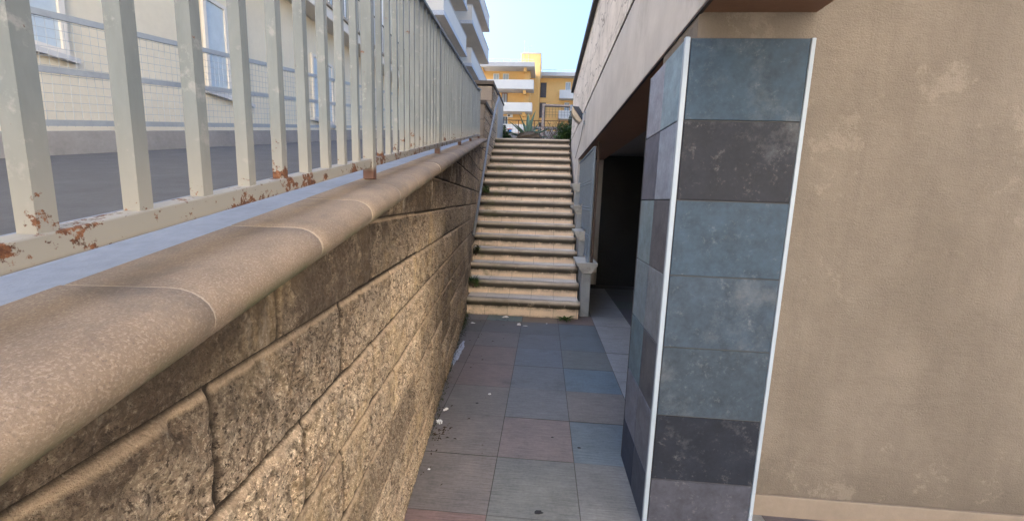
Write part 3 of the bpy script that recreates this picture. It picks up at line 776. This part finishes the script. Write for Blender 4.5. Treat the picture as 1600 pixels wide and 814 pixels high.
def clump(name, c, rad, n, ls, seed, mat, label, cat, group, stems=5):
    """leaves all through an uneven volume round c"""
    rr = random.Random(seed); t = thing(name, (c[0], c[1], c[2] - rad[2]), label, cat, group); b = MB(); bst = MB()
    lobes = [(rr.uniform(-.6, .6), rr.uniform(-.6, .6), rr.uniform(-.5, .6), rr.uniform(.35, .6)) for _ in range(9)]
    for i in range(n):
        lo_ = rr.choice(lobes)
        v = Vector((rr.gauss(0, 1), rr.gauss(0, 1), rr.gauss(0, 1))).normalized() * (rr.random() ** .4) * lo_[3]
        p = Vector((c[0] + (lo_[0] + v.x) * rad[0], c[1] + (lo_[1] + v.y) * rad[1], c[2] + (lo_[2] + v.z) * rad[2]))
        if p.z < c[2] - rad[2]: continue
        leaf(b, p, (rr.uniform(-1, 1), rr.uniform(-1, 1), rr.uniform(-.3, 1)), ls * rr.uniform(.6, 1.3), ls * .28, .3, .25, 2)
    for i in range(stems):
        l2 = lobes[i % len(lobes)]
        bst.tube([(c[0] + rr.uniform(-.1, .1) * rad[0], c[1], c[2] - rad[2]), (c[0] + l2[0] * rad[0] * .5, c[1] + l2[1] * rad[1] * .5, c[2] - rad[2] * .3), (c[0] + l2[0] * rad[0], c[1] + l2[1] * rad[1], c[2] + l2[2] * rad[2])], [.008, .006, .003], 5)
    b.build('foliage', mat, t); bst.build('stem', M['twig'], t); return t
WG = 'weeds growing from the stairs and the wall foot'
tuft('weed', (.34, 5.07, 0), 26, .15, .011, 3, M['weed'], 'spiky green weed at the foot of the lowest step on the right', 'weed', WG, .9, .03, 1.0)
for i, (st, dx, n, L, lb) in enumerate([(1, .06, 60, .07, 'leafy dark weed hanging at the left end of the second step'), (3, .05, 45, .05, 'mossy weed at the left end of the fourth step'), (8, .10, 70, .07, 'thick green weed at the left end of a step halfway up the stairs')]):
    yf = Y1 + RUN * st; x = lx(yf) + dx; z = Z1 + RISE * st
    clump('weed', (x + .01, yf + .0, z - .03 + (.03 if st == 8 else 0)), (.085 if st != 8 else .11, .05, .085), 420, L * .45, 40 + i, M['weed' if i != 1 else 'moss'], lb, 'weed', WG, 4)
for i in range(9):
    s_ = [1.55, 1.8, 2.05, 2.35, 2.65, 2.9, 3.05, 3.22, 3.38][i]; p = P0 + DIR * s_ + NRM * .012
    pass
b = MB(); rr = random.Random(77)
for i in range(900):
    s_ = rr.uniform(.6, 3.42) if rr.random() < .45 else rr.gauss(3.1, .25)
    if s_ > 3.44: continue
    p = P0 + DIR * s_ + NRM * abs(rr.gauss(.0, .014 + .012 * (s_ > 2.6)))
    leaf(b, (p.x, p.y, abs(rr.gauss(0, .02 + .02 * (s_ > 2.8)))), (rr.uniform(-.2, 1), rr.uniform(-1, 1), rr.uniform(0, 1)), rr.uniform(.006, .02), .003, .3, .2, 2)
o = b.build('moss', M['moss']); o['kind'] = 'stuff'; tag(o, 'brown-green moss along the joint between left wall and paving', 'moss')

# agave in its dry mound
AG = thing('agave', (-.5, 11.2, 2.93), 'blue-green agave with long pointed leaves above the top step', 'agave')
rr = random.Random(12)
b = MB(); be = MB()
specs = [(-.05, .1, 1.0, .62, .045), (.22, -.1, 1.0, .66, .05), (-.32, -.05, .9, .62, .042), (-.75, -.1, .75, .60, .036), (-1.0, 0, .42, .66, .034), (.45, .1, .8, .5, .045), (.85, -.1, .55, .55, .034), (.12, -.3, .9, .45, .055), (-.5, -.4, .6, .5, .04), (.6, -.5, .45, .45, .04), (1.0, .3, .3, .5, .03), (-.2, .6, .8, .55, .04), (.3, .7, .7, .5, .04), (-.8, .5, .4, .5, .035)]
for i, (dx, dy, dz, L, W) in enumerate(specs):
    leaf(b, (-.5 + dx * .05, 11.2 + dy * .05, 3.12), (dx, dy, dz), L * 1.15, W * 1.45, .06 if dz > .7 else .12, .55, 7)
b.build('leaf', M['agave'], AG)
mo = MB(); rgs = []
for i in range(9):
    t_ = i / 8; r_ = .36 * math.cos(t_ * 1.45) ** .6
    rgs.append([(-.46 + r_ * 1.15 * math.cos(a * .393) * rr.uniform(.9, 1.1), 11.2 + r_ * .9 * math.sin(a * .393) * rr.uniform(.9, 1.1), 2.93 + .38 * math.sin(t_ * 1.5) + rr.uniform(-.015, .015)) for a in range(16)])
mo.sweep(rgs)
for i in range(700):
    a = rr.uniform(0, 6.28); r_ = .36 * rr.random() ** .5; p = (-.46 + 1.2 * r_ * math.cos(a), 11.2 + r_ * math.sin(a), 2.95 + .38 * math.cos(r_ / .36 * 1.3))
    leaf(mo, p, (rr.uniform(-1, 1), rr.uniform(-1, 1), rr.uniform(-.2, 1)), rr.uniform(.03, .09), .005, .2, .2, 2)
mo.build('root_mound', M['earth'], AG)
BU = 'shrubs at the top of the stairs'
clump('bush', (.53, 11.6, 3.25), (.30, .30, .34), 3400, .06, 5, M['leaf'], 'dense dark green bush at the top right of the stairs', 'bush', BU, 6)
clump('bush', (.82, 12.9, 3.65), (.22, .25, .68), 1600, .06, 6, M['leaf_dark'], 'taller dark bush by the right gate post behind the dense bush', 'bush', BU, 6)
clump('bush', (-1.10, 11.5, 3.22), (.16, .2, .30), 620, .08, 8, M['leaf'], 'small leafy shrub at the top left of the stairs', 'bush', BU, 5)
# dry climber on the mesh fence
DC = thing('dry_climber', (.4, 14.5, 2.93), 'dry leafless climber with bare twigs on the mesh fence behind the gate', 'climbing plant'); rr = random.Random(9)
b = MB()
for i in range(34):
    x = rr.uniform(-.05, .75); z = 3.3; pts = [(x, 14.52, 2.95)]
    for k in range(7): x += rr.uniform(-.13, .13); z += rr.uniform(.05, .18); pts.append((x, 14.52 + rr.uniform(-.05, .05), min(z, 4.35)))
    b.tube(pts, .006, 4)
b.build('stem', M['twig'], DC)
b = MB()
for i in range(500):
    leaf(b, (rr.uniform(.0, .95), 14.5 + rr.uniform(-.08, .08), 3.4 + .75 * rr.random() ** 1.2), (rr.uniform(-1, 1), rr.uniform(-1, 1), rr.uniform(-1, 1)), .04, .012, .2, .2, 2)
b.build('foliage', M['leafdead'], DC)

# ------------------------------------------------------------------ GATE, FENCES beyond the landing
GT = thing('garden_gate', (.3, 14, 2.93), 'open rusty gate frame with thin wires standing behind the top step', 'gate')
MB().bar((-.17, 14, 2.93), (-.155, 14, 4.68), .075, .05).build('post', M['gatewhite'], GT, bevel=.004)
MB().bar((-.105, 14.02, 2.93), (-.095, 14.02, 4.62), .03, .03).build('post', M['iron'], GT)
MB().bar((.80, 14, 2.93), (.80, 14, 4.66), .15, .06).build('post', M['grille'], GT, bevel=.004)
MB().bar((-.15, 14, 4.645), (.80, 14, 4.625), .05, .045, (0, 0, 1)).build('top_bar', M['gatewhite'], GT)
MB().bar((-.15, 14, 4.60), (.80, 14, 4.585), .04, .03, (0, 0, 1)).build('top_bar', M['iron'], GT)
b = MB()
for k in range(9): b.tube([(-.05 + .1 * k, 14.01, 4.24), (-.05 + .1 * k, 14.01, 4.6)], .0035, 4)
for z in (4.33, 4.42, 4.51): b.tube([(-.1, 14.01, z), (.78, 14.01, z)], .0035, 4)
b.build('wire', M['iron'], GT)
FC = thing('mesh_fence', (0, 14.6, 2.93), 'low rusty mesh fence crossing behind the gate and the agave', 'fence')
for x in (-2.6, -1.0, -.45, .40, 1.2): MB().bar((x, 14.6, 2.93), (x, 14.6, 4.25), .03, .03).build('post', M['rust'], FC)
MB().bar((-2.6, 14.6, 4.25), (3.2, 14.6, 4.25), .022, .03, (0, 0, 1)).build('rail', M['rust'], FC)
b = MB()
for k in range(56): b.tube([(-2.5 + .1 * k, 14.6, 3.0), (-2.5 + .1 * k, 14.6, 4.24)], .0025, 4)
for k in range(12): b.tube([(-2.5, 14.6, 3.05 + k * .1), (3.1, 14.6, 3.05 + k * .1)], .0025, 4)
b.build('mesh', M['iron'], FC)
PP = thing('street_parapet', (.5, 17, 2.93), 'pale concrete street parapet with dark slots seen between gate and bush', 'parapet')
MB().box(-.9, 8, 17, 17.2, 2.93, 4.30).build('wall', M['conc'], PP)
MB().box(-.9, 8, 16.96, 17.24, 4.401, 4.47).build('rail', M['conc'], PP)
for k in range(36): MB().box(-.88 + .25 * k, -.88 + .25 * k + .11, 17.02, 17.18, 4.3, 4.4).build('baluster', M['conc'], PP)
OW = tag(MB().box(-6, -.93, 17.0, 17.2, 2.93, 4.22).build('low_wall', M['orange'], bevel=.01), 'low ochre wall behind the agave at the top of the stairs', 'wall')
BK = thing('bucket', (-1.35, 15.4, 4.0), 'small blue bucket with red rim against the ochre wall', 'bucket')
MB().box(-1.7, -1.0, 15.2, 15.8, 2.93, 3.92).build('plinth', M['conc'], BK, bevel=.01)
MB().tube([(-1.38, 15.4, 3.925), (-1.38, 15.4, 4.06)], [.06, .085], 14).build('body', M['blue'], BK)
MB().tube([(-1.38, 15.4, 4.061), (-1.38, 15.4, 4.09)], [.092, .092], 14).build('rim', M['redp'], BK)

# fence and kerb on the far side of the ramp
MF = thing('roadside_fence', (-3.7, 5, 2), 'grey railing fence with wire mesh on a kerb across the ramp, seen through the bars', 'fence')
b = MB(); kb = MB()
def fz(y): return rz(y) + .17
kb.add([(-3.8, -8, rz(-8) - .3), (-3.6, -8, rz(-8) - .3), (-3.6, -8, fz(-8)), (-3.8, -8, fz(-8)), (-3.8, 10, rz(10) - .3), (-3.6, 10, rz(10) - .3), (-3.6, 10, fz(10)), (-3.8, 10, fz(10))],
       [(0, 1, 2, 3), (7, 6, 5, 4), (0, 4, 5, 1), (1, 5, 6, 2), (2, 6, 7, 3), (3, 7, 4, 0)])
kb.build('kerb', M['conc'], MF)
for h, nm in ((.06, 'rail'), (.44, 'rail'), (.83, 'rail')): MB().bar((-3.7, -8, fz(-8) + h), (-3.7, 10, fz(10) + h), .03, .045, (1, 0, 0)).build(nm, M['mesh'], MF)
y = -7.9
while y < 10:
    MB().bar((-3.7, y, fz(y)), (-3.7, y, fz(y) + .85), .04, .04).build('post', M['mesh'], MF); y += 1.5
y = -7.9
while y < 9.9: b.tube([(-3.7, y, fz(y) + .03), (-3.7, y, fz(y) + .82)], .002, 4); y += .06
for k in range(12): b.tube([(-3.7, -8, fz(-8) + .08 + k * .065), (-3.7, 10, fz(10) + .08 + k * .065)], .002, 4)
b.build('mesh', M['mesh'], MF)

# ------------------------------------------------------------------ CREAM HOUSE on the left
CH_ = thing('cream_house', (-6.5, 9, 1.5), 'cream house with moulded balcony edge and windows behind the left railing', 'house')
FX = -6.5
MB().box(-17.3, FX + .35, -9.3, 18.8, 10.001, 10.2).build('roof', M['roofw'], CH_)
MB().box(-17, FX, -9, 18.5, -.3, 10.0).build('wall', M['cream'], CH_)
MB().box(FX, FX + .55, 3.0, 18.4, 6.15, 6.42).build('balcony', M['creamwhite'], CH_, bevel=.02)
MB().box(FX, FX + .62, 2.95, 18.45, 6.421, 6.50).build('balcony', M['panel'], CH_, bevel=.01)
for k, (y0, y1) in enumerate([(3.1, 18.3)]):
    rb = MB().bar((FX + .55, y0, 7.42), (FX + .55, y1, 7.42), .03, .04).build('railing', M['iron'], CH_)
    b = MB(); y = y0
    while y < y1: b.tube([(FX + .55, y, 6.5), (FX + .55, y, 7.4)], .009, 4); y += .13
    b.build('bars', M['iron'], rb)
def window(root, x, y0, y1, z0, z1, nrm=1, fm='winframe', gm='glass', axis='x', depth=.06):
    """window in a wall facing +x (axis x) or -y (axis y); frame ring and recessed pane"""
    f = MB(); t_ = .07
    if axis == 'x':
        for a, b_, c, d in ((y0, y0 + t_, z0, z1), (y1 - t_, y1, z0, z1), (y0 + t_, y1 - t_, z0, z0 + t_), (y0 + t_, y1 - t_, z1 - t_, z1), ((y0 + y1) / 2 - .03, (y0 + y1) / 2 + .03, z0 + t_, z1 - t_)):
            f.box(x + .002, x + depth, a, b_, c, d)
        o_ = f.build('window', M[fm], root); MB().box(x + .001, x + depth * .4, y0 + .01, y1 - .01, z0 + .01, z1 - .01).build('pane', M[gm], o_)
        MB().box(x + .001, x + depth + .05, y0 - .08, y1 + .08, z0 - .07, z0 - .003).build('sill', M['roofw'], o_)
    else:
        for a, b_, c, d in ((y0, y0 + t_, z0, z1), (y1 - t_, y1, z0, z1), (y0 + t_, y1 - t_, z0, z0 + t_), (y0 + t_, y1 - t_, z1 - t_, z1), ((y0 + y1) / 2 - .03, (y0 + y1) / 2 + .03, z0 + t_, z1 - t_)):
            f.box(a, b_, x - depth, x - .002, c, d)
        o_ = f.build('window', M[fm], root); MB().box(y0 + .01, y1 - .01, x - depth * .4, x - .001, z0 + .01, z1 - .01).build('pane', M[gm], o_)
    return o_
for y0 in (-2.5, 1.0, 4.2, 7.6, 11.2, 14.8):
    window(CH_, FX, y0, y0 + 1.1, 3.0 + .17 * max(0, y0) * .3, 4.7 + .17 * max(0, y0) * .3, fm='creamwhite', gm='shutter')
for y0 in (-2.5, 1.0, 4.4, 7.8, 12.2, 15.2):
    window(CH_, FX, y0, y0 + 1.0, 6.6, 8.9, fm='winframe', gm='shutter')

# ------------------------------------------------------------------ UNSEEN HOUSES ADDED BEHIND THE VIEWER to bounce warm sunlight
H2 = thing('fill_house', (0, -14, 0), 'tall cream house added unseen behind the viewpoint, turned to bounce sunlight up the alley', 'house')
def r2d(m_):
    c_, s_ = math.cos(math.radians(58)), math.sin(math.radians(58))
    m_.v = [(.5 + x * c_ - y * s_, -13 + x * s_ + y * c_, z) for x, y, z in m_.v]; return m_
r2d(MB().box(-13, 7, -9, 0, -.3, 15)).build('wall', M['bounce'], H2)  # added out of view, angled to throw sunlight onto the stairs
r2d(MB().box(-13.2, 7.2, -9.2, .3, 15.001, 15.25)).build('roof', M['roofw'], H2)
for x0 in (-11.5, -7.5, 3.5):
    for z0 in (1.2, 4.6, 8.0, 11.4):
        fr = MB()
        for a, b_, c, d in ((x0, x0 + .07, z0, z0 + 1.5), (x0 + .93, x0 + 1, z0, z0 + 1.5), (x0 + .07, x0 + .93, z0, z0 + .07), (x0 + .07, x0 + .93, z0 + 1.43, z0 + 1.5)): fr.box(a, b_, .002, .06, c, d)
        f_ = r2d(fr).build('window', M['winframe'], H2); r2d(MB().box(x0 + .08, x0 + .92, .003, .03, z0 + .08, z0 + 1.42)).build('pane', M['glass'], f_)

HY = thing('side_fill_house', (9, -5, 0), 'low house with brown windows added unseen behind the viewpoint to bounce warm light', 'house')
MB().box(9, 16, -9.5, -1.2, -.3, 8.5).build('wall', M['bounce'], HY)  # added out of view to warm the left wall with reflected sun
MB().box(8.8, 16.2, -9.7, -1.0, 8.501, 8.7).build('roof', M['roofw'], HY)
for y0 in (-8, -5, -2.8):
    f_ = MB().box(8.95, 8.998, y0, y0 + 1, 4.4, 5.9).build('window', M['brownframe'], HY); MB().box(8.93, 8.949, y0 + .08, y0 + .92, 4.48, 5.82).build('pane', M['glass'], f_)

# ------------------------------------------------------------------ APARTMENT BLOCK with long balconies, left
AB = thing('apartment_block', (-7.3, 31, 2.93), 'white apartment block with long stacked balconies rising on the left', 'apartment building')
MB().box(-18, -7.3, 20.5, 40.5, 2.9, 24).build('wall', M['creamwhite'], AB)
def balcony(root, x0, x1, y0, y1, z, par=1.2, trim=True, wm='creamwhite', um='under'):
    s = MB().box(x0, x1, y0, y1, z, z + .2).build('balcony', M[um], root)
    if trim:
        MB().box(x1 + .0, x1 + .03, y0 - .03, y1 + .03, z - .01, z + .22).box(x0, x1, y0 - .03, y0, z - .01, z + .22).box(x0, x1, y1, y1 + .03, z - .01, z + .22).build('slab_edge', M['slabtrim'], s)
    MB().box(x1 - .12, x1 - .02, y0 + .02, y1 - .02, z + .21, z + par).box(x0, x1 - .12, y0 + .02, y0 + .12, z + .21, z + par).box(x0, x1 - .12, y1 - .12, y1 - .02, z + .21, z + par).build('parapet', M[wm], s)
    MB().box(x1 - .15, x1 + .01, y0 - .01, y1 + .01, z + par + .001, z + par + .05).box(x0, x1 - .15, y0 - .01, y0 + .14, z + par + .001, z + par + .05).build('rail', M['roofw'], s)
    return s
for z in (8.05, 10.9, 13.75, 16.5): balcony(AB, -7.3, -5.62, 22.3, 28.5, z)
for z in (8.05, 10.9, 13.75, 16.5, 19.35): balcony(AB, -7.3, -5.62, 30.4, 39.0, z)
for z in (11.1, 13.95, 16.7):
    for y0 in (23.0, 26.0, 31.2, 35.5): window(AB, -7.3, y0, y0 + 1.2, z + .02, z + 2.2, gm='shutter')

# ------------------------------------------------------------------ YELLOW APARTMENT HOUSE
YB = thing('yellow_building', (-2, 55, 2.93), 'yellow apartment house with white balconies and flat roofs beyond the stairs', 'apartment building')
MB().box(-12, -2.42, 54, 66, 2.9, 17.62).build('wall', M['yellow'], YB)
MB().box(-2.42, -1.24, 56.8, 66, 2.9, 17.9).build('wall', M['yellow_shade'], YB)  # shade of the receding face put into a darker yellow
MB().box(-3.85, -1.25, 57, 64, 17.62, 20.75).build('tower', M['yellow'], YB)
MB().box(-3.90, -1.2, 56.95, 64.05, 20.75, 20.9).build('roof', M['roofw'], YB)
MB().box(-1.24, 9, 60, 68, 2.9, 18.55).build('wall', M['yellow'], YB)
MB().box(-12, -1.86, 52, 66, 17.62, 18.13).build('roof', M['roofw'], YB, bevel=.02)
MB().box(-1.15, 9.5, 58.9, 68, 18.56, 19.06).build('roof', M['roofw'], YB, bevel=.02)
def ybalc(x0, x1, yf, yw, z0, z1):
    s = MB().box(x0, x1, yf, yw, z0, z0 + .22).build('balcony', M['roofw'], YB)
    MB().box(x0, x1, yf - .0, yf + .12, z0 + .221, z1).box(x1 - .12, x1, yf + .12, yw, z0 + .221, z1).box(x0, x0 + .12, yf + .12, yw, z0 + .221, z1).build('parapet', M['bwhite'], s)
    MB().box(x0 - .006, x1 + .006, yf - .01, yf - .003, z0 - .002, z1 - .0).build('front', M['bwhite'], s)
    return s
ybalc(-12, -1.9, 52, 53.99, 15.02, 16.08)
ybalc(-12, -2.0, 52, 53.99, 12.38, 13.42)
ybalc(-12, -3.0, 52, 53.99, 9.75, 10.83)
ybalc(1.50, 9, 58.8, 59.99, 15.6, 16.72)
ybalc(1.49, 9, 58.8, 59.99, 12.9, 14.0)
ybalc(1.49, 9, 58.8, 59.99, 10.2, 11.3)
for z in (17.2, 14.55, 11.95):     # brackets under the cantilevers
    MB().box(-3.2, -2.85, 52.5, 53.99, z, z + .42).box(-3.2, -2.5, 53.4, 53.995, z - 1.2, z).build('bracket', M['yellow'], YB)
    MB().box(-8.6, -8.25, 52.5, 53.99, z, z + .42).build('bracket', M['yellow'], YB)
MB().box(-2.95, -2.5, 53.8, 53.99, 2.9, 17.6).build('pier', M['yellow'], YB)
for x0, x1, z0, z1, fm, gm in ((-7.13, -6.38, 16.1, 17.3, 'winframe', 'shutter'), (-5.9, -5.14, 16.1, 17.3, 'winframe', 'shutter'), (-5.99, -5.25, 12.9, 14.98, 'brownframe', 'shutter'), (-5.83, -5.1, 10.4, 12.15, 'winframe', 'glass'), (-10.2, -9.3, 12.9, 14.98, 'brownframe', 'shutter')):
    window(YB, 54, x0, x1, z0, z1, fm=fm, gm=gm, axis='y', depth=.12)
for z0, z1, x0, x1 in ((15.95, 17.93, -1.18, -.35), (13.2, 15.25, -1.2, -.35), (10.4, 12.55, -1.22, -.55)):
    window(YB, 60, x0, x1, z0, z1, fm='stairglass', gm='stairglass', axis='y', depth=.1)
for x0, x1, z0, z1 in ((2.3, 3.0, 16.2, 18.04), (2.27, 2.97, 13.5, 15.3), (6, 6.8, 16.2, 18.0)):
    window(YB, 60, x0, x1, z0, z1, gm='shutter', axis='y', depth=.12)
for x in (-3.5, -2.9): MB().box(x, x + .05, 56.93, 56.99, 17.6, 20.7).build('drainpipe', M['roofw'], YB)
rb = MB()
for x0, x1, y, z in ((-12, -2.0, 52.3, 18.13), (-1.0, 9, 59.2, 19.06)):
    rb.tube([(x0, y, z + .38), (x1, y, z + .38)], .02, 4)
    k = x0
    while k < x1: rb.tube([(k, y, z), (k, y, z + .38)], .015, 4); k += .9
rb.build('roof_railing', M['mesh'], YB)
AC = thing('air_conditioner', (-4.84, 53.85, 12.16), 'small white air conditioner on the yellow wall above the lowest balcony', 'air conditioner')
MB().box(-5.2, -4.48, 53.6, 53.98, 12.0, 12.34).build('casing', M['acwhite'], AC, bevel=.02)
MB().tube([(-4.95, 53.6, 12.17), (-4.95, 53.58, 12.17)], .13, 16).build('fan_grille', M['acgrill'], AC)
AN = thing('antenna', (-3.5, 57.5, 20.9), 'thin television antenna on the yellow stair tower', 'antenna')
MB().tube([(-3.5, 57.5, 20.9), (-3.5, 57.5, 22.6)], .02, 5).build('mast', M['mesh'], AN)
MB().tube([(-3.5, 57.5, 21.2), (-2.1, 57.5, 21.12)], .015, 5).tube([(-3.1, 57.5, 21.85), (-2.5, 57.5, 21.85)], .015, 5).tube([(-2.9, 57.5, 20.9), (-2.9, 57.5, 21.9)], .015, 5).build('boom', M['mesh'], AN)

for o in bpy.data.objects:
    if '_base' in o: del o['_base']
